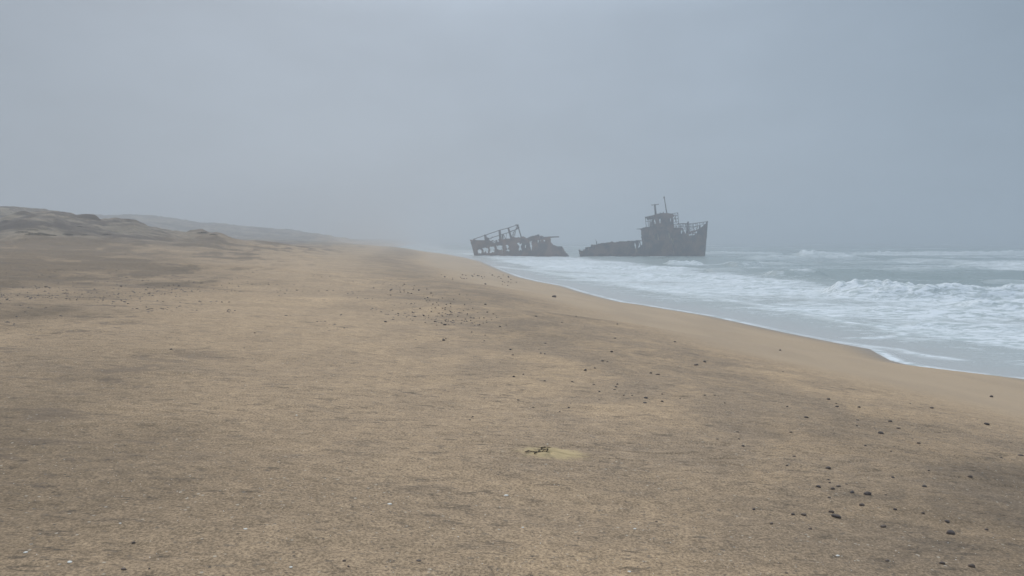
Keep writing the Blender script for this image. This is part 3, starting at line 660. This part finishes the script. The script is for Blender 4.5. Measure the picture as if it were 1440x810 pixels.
m = MB(); m.bar(wb.V(1262, 400, 3.6), wb.V(1262, 358, 3.6), .28, .16, 8); m.build('bitt', M_STEEL, wb.root)
m = MB(); m.bar(wb.V(1332, 320, BB / 2), wb.V(1308, 655, BB / 2), .20, .16, 8); m.bar(wb.V(1328, 318, BB / 2), wb.V(1334, 330, BB / 2), .30, .24, 8); m.build('stem_post', M_STEEL, wb.root)
m = MB(); m.bar(wb.V(268, 540, .3), wb.V(266, 508, .3), .12, .10, 6); m.bar(wb.V(266, 512, .3), wb.V(252, 490, .3), .05, .03, 6); m.build('stanchion', M_STEEL, wb.root)
m = MB(); m.bar(wb.V(98, 592, .3), wb.V(112, 612, .3), .22, .25, 6); m.build('stanchion', M_STEEL, wb.root)
m = MB(); m.prism(wb.poly([(560,512),(690,500),(690,508),(560,520)], .0), -.06, .12); m.build('gunwale', M_STEEL, wb.root)
m = MB(); m.prism(wb.poly([(688,398),(700,390),(718,378),(800,366),(842,366),(842,374),(718,388),(700,402)]), -.14, .1); m.build('deck_edge', M_STEEL, wb.root)
for a, b, c, d_, wdt in ((852,440,860,500,7),(957,425,968,480,9),(985,480,1004,540,7)):
    m = MB(); m.prism(wb.poly([(a, b), (a + wdt, b), (c + wdt, d_), (c, d_)]), -.11, .02); m.build('frame_rib', M_OCHRE, wb.root)
# dark doorway let into the side of the deckhouse: a sill and jambs round an opening
m = MB()
P4 = wb.poly([(878, 436), (930, 436), (930, 492), (878, 492)])
(xa, za), (xb, zb) = P4[0], P4[2]
m.box((xa - .12, -.12, zb), (xa, .02, za + .12)); m.box((xb, -.12, zb), (xb + .12, .02, za + .12)); m.box((xa, -.12, za), (xb, .02, za + .12))
m.build('door_frame', M_STEEL, wb.root)
# ------------------------------------------------------------------ stones, shells, shrubs
def rock_mesh(seed, flat=0.6, n=2):
    import bmesh
    bm = bmesh.new(); bmesh.ops.create_icosphere(bm, subdivisions=n, radius=0.5)
    r0 = np.random.default_rng(seed); k = r0.normal(size=(5, 3)); ph = r0.uniform(0, 6, 5)
    cuts = r0.normal(size=(5, 3)); cuts /= np.linalg.norm(cuts, axis=1)[:, None]
    for v in bm.verts:
        p = np.array(v.co); s_ = 1 + 0.07 * sum(math.sin(float(p @ k[i]) * 4 + ph[i]) for i in range(5)) / 1.5
        p = p * s_
        for c_ in cuts:
            e = float(p @ c_)
            if e > 0.38: p = p - c_ * (e - 0.38) * 0.8
        v.co = (p[0], p[1] * 0.85, p[2] * flat)
    me = bpy.data.meshes.new('stone'); bm.to_mesh(me); bm.free()
    me.polygons.foreach_set('use_smooth', [True] * len(me.polygons)); return me
ROCKS = []
for i in range(8):
    me = rock_mesh(40 + i, [0.62, 0.5, 0.7, 0.45, 0.58, 0.38, 0.66, 0.52][i]); me.materials.append(M_STONE2 if i in (1, 3, 6) else M_STONE); ROCKS.append(me)
ROUND = rock_mesh(99, 0.80, 3); ROUND.materials.append(M_STONE)
def put_stone(u, v, wpx, label, group, mesh=None, tall=1.0, cat='stone', name='stone', sink=0.30):
    g = on_ground(u, v + 1.0)
    if g is None: return None
    x, y, z, t = g; wd = wpx * math.hypot(1, 0) * t / F
    o = bpy.data.objects.new(name, mesh or random.choice(ROCKS)); C.objects.link(o)
    o.scale = (wd, wd * random.uniform(.7, 1.0), wd * tall); o.rotation_euler = (0, 0, random.uniform(0, 0.6) * random.choice((-1, 1)))
    zr = (max(abs(q.co.z) for q in o.data.vertices)) * wd * tall
    o.location = (x, y, z + zr * (1 - 2 * sink)); tag(o, label, cat, group); return o
G1 = 'dark stones scattered over the beach'
NAMED = [
 (1336.7,750,12.5,'largest stone, round and dark, sitting high on the sand in the bottom right foreground'),
 (1242,740,10.5,'low brown stone left of the large round stone in the foreground'),
 (1176,726.5,15,'long flat reddish brown stone half buried, lowest of the right foreground cluster'),
 (1130,723.5,10,'smooth dark stone at the left end of the right foreground cluster'),
 (1219.7,694.5,12,'wide low dark stone at the right end of the middle foreground cluster'),
 (1435.6,640,9,'dark stone cut by the right edge of the picture'),
 (1364,670,8,'dark stone alone on the right, between the round stone and the picture edge'),
 (1387.7,596,9,'dark stone on the smooth sand near the right edge, lower of two by the foreshore'),
 (1394,557.5,7,'dark stone nearest the water on the right foreshore'),
 (1310,573,7,'dark stone on the berm crest, left of the two stones by the right edge'),
 (1238.7,609,8.5,'black stone on grey sand in the right middle, lowest of the row of four'),
 (1263,601.7,7,'flat dark stone just upper right of the black stone of the right middle row'),
 (1251.7,592,6.5,'topmost small dark stone of the right middle row of four'),
 (1177,571,7,'dark stone at the berm crest with a tiny one right above it'),
 (1165,561,6.5,'dark stone at the berm crest, topmost left of the crest pair'),
 (1134,586.5,7.5,'dark stone beside a pale scuffed strip of sand below the berm crest'),
 (1164.7,658,8.5,'flat dark stone alone above the middle foreground cluster'),
 (979,512.5,7.5,'black stone standing out on the grey berm, right of centre'),
 (991,508,5,'small dark stone just upper right of the black berm stone'),
 (925,526,9,'long thin dark stone left of the black berm stone'),
 (908,559,6.5,'dark stone, upper of a stacked looking pair right of centre'),
 (907,565.7,6.5,'dark stone, lower of a stacked looking pair right of centre'),
 (779,417,8,'large dark stone alone at the crest of the berm below the wrecks'),
 (754,444,4.5,'dark stone below and left of the lone berm crest stone'),
 (717.7,491,4.5,'black stone, upper of two near the centre of the beach'),
 (721,498.5,4.3,'black stone, lower of two near the centre of the beach'),
 (682.5,427.5,4,'dark stone on bare sand right of the pebble scatter'),
 (358,467.5,4.3,'lone dark stone on open sand left of centre'),
 (240.5,490.5,4.3,'lone dark stone on open sand at the far left'),
 (588.7,788,8,'small brown stone near the bottom edge, left of centre'),
 (1097,492,5,'dark stone on the smooth foreshore slope right of centre'),
 (949,480,4.5,'dark stone at the edge of the smooth foreshore, above the black berm stone'),
 (860,494,5,'dark stone in the middle beach, upper right of a close pair'),
]
for i, (u, v, wpx, lb) in enumerate(NAMED):
    o = put_stone(u, v, wpx * 0.9, lb, G1, ROUND if i in (0,) else ROCKS[i % 8], 1.0 if i else 0.95)
    if i in (2, 19): o.scale[2] *= 0.55; o.scale[1] *= .6
SMALL = [(810,444,3),(790,452.5,3.5),(868,455,4),(864.6,475,4),(766.7,482,4.5),(847.5,507,5.5),(854,508,3),(823,520,5.5),(836.5,517,3.5),(915,524,4.5),(722.5,529,4.5),(736,525.6,3),(766,535,4.5),(804.6,536,4.5),(835,540,5),(868,539.6,3.5),(866,543.5,4),(864,547,4),(843,550,3.5),(877,555,4),(889,555.4,4),(931,553.5,4.5),(931,564,5),(956.5,560,4),(991,555,4.5),(842.7,561.5,3.5),(729,562,5),(750,572.5,4),(800,572.5,4),(787,578,3),(758,491,2.5),(760.5,496,3),(766,497,3),
 (1005,555,4),(1019,566,3),(1176,566.7,3),(1208,572,5),(1205.7,590,5),(1205,598,3.5),(1291.7,622.7,6),(1300,683.7,7),(1255.7,671,5),(1151,684,7),(1171,687,7),(1179,683,7),(1165,674,4),(1166.7,678,4),(1190.7,680,5),(1198,692,8),(1246,695,4),(1166,699,6),(1211.7,710,9),(1169,719.7,9),(1115,722.7,6),(1258.7,716,6),(1387,744,7),(1332,733,7),(1298,721,6),(1247.7,788,8),(1325,792,9),(1366,796,11),(1106,805,5),(1139,743,6),(1060,715.7,6),(1084.7,736,7),(1037,606.7,5),(1039,616.7,4),(1008.7,616.7,4),(1112,607,5),(1116.7,641,6),(1045,626.7,5),(1106.7,654,4),(1107,571,4),
 (542,452,4.5),(560,440.5,3.5),(612,451.7,5),(625.5,456,6),(631,455.5,3),(626,449.7,3),(624,478,5),(627,475.7,3),(703,458.7,4),(598,453,3),(646,413,2.5),(923,733,5),(660.7,589.7,4),(665,585,3.5),(490,796,5),(484,788,6),(1101,521.6,2.5),(1253,634,4),(1217,626,4),(1306,661,4),(1408,643,4),(1342,640,3),(174,800,9),(188,763,6),(170,402,5),(65,403,6),(210,799,4),(180,426,3),(322,424,3),(229,423,3),(1280,567,2.5)]
for u, v, wpx in SMALL:
    if u < 400: lb = 'small dark fragment on the brown sand of the far left side'
    elif v < 480: lb = 'small dark stone on the upper beach below the wrecks'
    elif v < 600 and u < 1000: lb = 'small dark stone in the sparse scatter of the middle beach'
    elif v < 640: lb = 'small dark stone in the sparse scatter of the right beach'
    elif v < 730 and 1100 < u < 1230: lb = 'small flat dark stone of the foreground cluster on the right'
    elif u < 960: lb = 'small dark pebble lying alone in the bottom left half foreground'
    else: lb = 'small low dark stone in the right foreground outside the cluster'
    put_stone(u, v, wpx * 0.9, lb, G1)
# pebble drifts, each pebble its own stone
drift = []
for cu, cv, su, sv, n_ in ((575,405,22,9,20),(632,436,34,13,52),(668,388,36,3,26),(712,394,16,5,12),(600,418,22,8,14),(690,452,28,9,14)):
    for _ in range(n_): drift.append((cu + random.gauss(0, su * .7), cv + random.gauss(0, sv * .7), random.uniform(1.4, 2.9)))
for u, v, wpx in drift:
    if u > 760 or v > 475: continue
    put_stone(u, v, wpx, 'tiny dark pebble in the dense drift of pebbles high on the beach', 'pebbles of the dense drift', tall=1.3)
# pale shells near the camera
import bmesh as _b
def shell_mesh():
    bm = _b.new(); _b.ops.create_uvsphere(bm, u_segments=16, v_segments=8, radius=0.5)
    for v in bm.verts:
        a = math.atan2(v.co.y, v.co.x); rr_ = 1 + 0.05 * math.cos(12 * a)
        v.co.x *= rr_; v.co.y *= rr_ * (0.75 + 0.25 * (v.co.x + .5)); v.co.z = max(v.co.z, -0.05) * 0.45
    me = bpy.data.meshes.new('shell'); bm.to_mesh(me); bm.free(); me.polygons.foreach_set('use_smooth', [True] * len(me.polygons)); me.materials.append(M_SHELL); return me
SH = shell_mesh()
for u, v, wpx, lb in ((548,708,7,'white shell left of centre, leftmost of the middle foreground shells'),(711.7,696,7,'thin white shell below the scuffed yellow sand'),(735,741,4,'tiny white shell at the bottom centre'),(892.7,742.7,4.5,'tiny white shell lower right of the scuffed sand'),(1178,780.7,6,'white shell below the right foreground stones'),
    (36,776,6,'white shell at the bottom left, nearest the left edge'),(98,789.6,8,'largest white shell at the bottom left'),(169,735,4,'tiny white shell above the two bottom left shells'),(345,743,6,'white shell on grey sand right of the bottom left shells'),(409,796.7,5,'white shell at the bottom edge left of centre'),(417,583,3.5,'tiny white shell high on the left half of the sand'),(885,803,5,'white shell at the bottom edge right of centre')):
    put_stone(u, v, wpx, lb, 'white shells on the sand', SH, 0.8, 'shell', 'seashell', 0.45)
# a scrap of dried seaweed in the scuffed sand
sw = MB(); r0 = random.Random(5)
for k in range(5):
    px0, py0 = PX - 0.09 + 0.035 * k, PY + 0.045 * ((k * 2) % 5 - 2); a = 0.2 + k * 0.45; pp = None
    for q_ in range(9):
        x = px0 + 0.014 * q_ * math.cos(a); y = py0 + 0.010 * q_ * math.sin(a); a += r0.uniform(-.7, .7)
        z = float(H(x, y)) + 0.006 + 0.006 * math.sin(q_ * 1.3 + k)
        if pp: sw.bar(pp, (x, y, z), 0.0062 * (1 - q_ / 14), 0.0062 * (1 - (q_ + 1) / 14), 6)
        pp = (x, y, z)
tag(sw.build('seaweed', stone_material('dried_seaweed', (0.060, 0.042, 0.022), (0.11, 0.080, 0.040)), None, True), 'scrap of dark dried seaweed curled in the scuffed yellowish sand', 'seaweed')
# grit nobody could count
def grit(name, pts, mat, label, cat):
    base = np.array([(1,0,0),(0,1,0),(-1,0,0),(0,-1,0),(0,0,.7),(0.2,0.1,-.5)], float); fcs = [(0,1,4),(1,2,4),(2,3,4),(3,0,4),(1,0,5),(2,1,5),(3,2,5),(0,3,5)]
    V_, F_ = [], []
    for (x, y, z, s_) in pts:
        a = random.uniform(0, 6.3); ca, sa = math.cos(a), math.sin(a)
        b_ = base * (1 + RNG.normal(0, .22, base.shape)) * [s_ * random.uniform(.7, 1.5), s_ * .8, s_ * .75]
        n = len(V_); V_ += [(x + p[0] * ca - p[1] * sa, y + p[0] * sa + p[1] * ca, z + p[2]) for p in b_]; F_ += [tuple(i + n for i in f) for f in fcs]
    me = bpy.data.meshes.new(name); me.from_pydata(V_, [], F_); me.materials.append(mat); o = bpy.data.objects.new(name, me); C.objects.link(o)
    tag(o, label, cat, kind='stuff'); return o
def scatter(n, r0, r1, smin, smax, a0=-42, a1=42, dens=None, dmin=10.5):
    rr_ = 1 / RNG.uniform(1 / r1, 1 / r0, n); aa = np.radians(RNG.uniform(a0, a1, n)); x = rr_ * np.sin(aa); y = rr_ * np.cos(aa)
    ok = (inland(x, y) > dmin)
    if dens is not None: ok &= RNG.uniform(0, 1, n) < dens(x, y)
    x, y = x[ok], y[ok]; z = H(x, y); return list(zip(x, y, z, RNG.uniform(smin, smax, len(x)) ** 1))
dd1 = lambda x, y: np.clip(0.35 + 1.6 * fbm(x / 1.5, y / 1.2, 301, 3), 0.03, 1)
dd2 = lambda x, y: np.clip(-0.1 + 2.6 * fbm(x / 6, y / 4, 311, 3), 0.0, 1)
dd3 = lambda x, y: np.clip(-0.05 + 2.4 * fbm(x / 4, y / 5, 321, 4), 0.0, 1) * sst(10, 22, np.hypot(x, y))
dd4 = lambda x, y: np.clip(-0.12 + 1.5 * fbm(x / 5, y / 8, 331, 3) + 1.2 * fbm(x / 0.9, y / 1.5, 335, 3), 0.0, 1) * sst(12, 20, np.hypot(x, y))
gp = scatter(12000, 3.2, 14, .0015, .0050, dens=dd1) + scatter(5000, 8, 30, .004, .010, dens=dd2) + scatter(9000, 13, 62, .010, .038, -42, -2, dens=dd4, dmin=15) + scatter(6000, 9, 45, .005, .014, -6, 34, dens=dd3, dmin=10.8)
grit('gravel', gp, M_STONE, 'dark grit and fine gravel strewn over the dry sand', 'gravel')
gp = scatter(4200, 3.2, 12, .0012, .0038, dens=dd1) + scatter(600, 8, 22, .003, .006, dens=dd1)
grit('shell_grit', gp, M_SHELL, 'pale broken shell grit strewn over the dry sand', 'shell grit')
# low dark shrubs on the dunes
def shrub_mesh(seed):
    r0 = random.Random(seed); V_, F_ = [], []
    for _ in range(900):
        a = r0.uniform(0, 6.28); q = r0.random() ** .5; x = q * math.cos(a); y = q * math.sin(a) * .7
        z = r0.random() * (1 - q * q) * .22 * (0.6 + .6 * math.sin(3 * a + seed) ** 2); s_ = r0.uniform(.012, .035)
        n = len(V_); t1, t2 = r0.uniform(0, 6.28), r0.uniform(-1, 1)
        dx, dy, dz = math.cos(t1) * s_, math.sin(t1) * s_, t2 * s_
        V_ += [(x - dx, y - dy, z - dz), (x + dx, y + dy, z + dz), (x + dy, y - dx, z + s_ * 1.5)]; F_.append((n, n + 1, n + 2))
    for k in range(10):
        a = r0.uniform(0, 6.28); q = r0.uniform(.2, .8); n = len(V_); x, y = q * math.cos(a), q * math.sin(a) * .7
        V_ += [(0, 0, -.03), (.02, .02, -.03), (x, y, .12), (x + .01, y, .13)]; F_.append((n, n + 1, n + 3, n + 2))
    me = bpy.data.meshes.new('dune_shrub'); me.from_pydata(V_, [], F_); me.materials.append(M_SHRUB); return me
SM = [shrub_mesh(k) for k in range(4)]
for i, (u, v, wpx, lb) in enumerate(((32,327,22,'dark shrub mat at the left end of the large dune thicket'),(52,330,30,'widest dark shrub mat in the middle of the dune thicket'),(68,331.5,22,'dark shrub mat at the lower right of the dune thicket'),(46,324,16,'dark shrub mat above the middle of the dune thicket'),
    (95,330,18,'low shrub mat trailing right of the dune thicket'),(120,331,14,'small shrub mat on the dune foot right of the thicket'),(112,319,12,'small shrub on the rounded hummock of the near dune'),(285,328,22,'dark shrub mat on the low knoll in the middle of the dunes'),(300,330,16,'shrub mat at the right side of the low dune knoll'),(8,311,10,'small shrub high on the near dune by the left edge'),(150,330,14,'small shrub mat on the dune foot left of the knoll'))):
    g = on_ground(u, v)
    if g is None: continue
    o = bpy.data.objects.new('dune_shrub', SM[i % 4]); C.objects.link(o); wd = wpx * g[3] / F * .5
    o.scale = (wd, wd, wd * .8); o.location = (g[0], g[1], g[2] + .01); o.rotation_euler = (0, 0, i * .3); tag(o, lb, 'shrub', 'shrubs on the dunes')
# ------------------------------------------------------------------ sea fog
me = bpy.data.meshes.new('haze'); mb = MB(); mb.box((-5600, -5600, -10), (5600, 5600, 24)); hz = mb.build('haze', bpy.data.materials.new('sea_fog'))
hm = hz.data.materials[0]; hm.use_nodes = True; t = hm.node_tree; t.nodes.clear()
o_ = N(t, 'ShaderNodeOutputMaterial'); pv = N(t, 'ShaderNodeVolumePrincipled', inp={'Density': HAZE, 'Anisotropy': 0.45}); pv.inputs['Color'].default_value = (0.61, 0.65, 0.688, 1)
L(t, pv.outputs[0], o_.inputs['Volume']); tag(hz, 'pale sea fog over the beach and the surf', 'haze', kind='stuff')
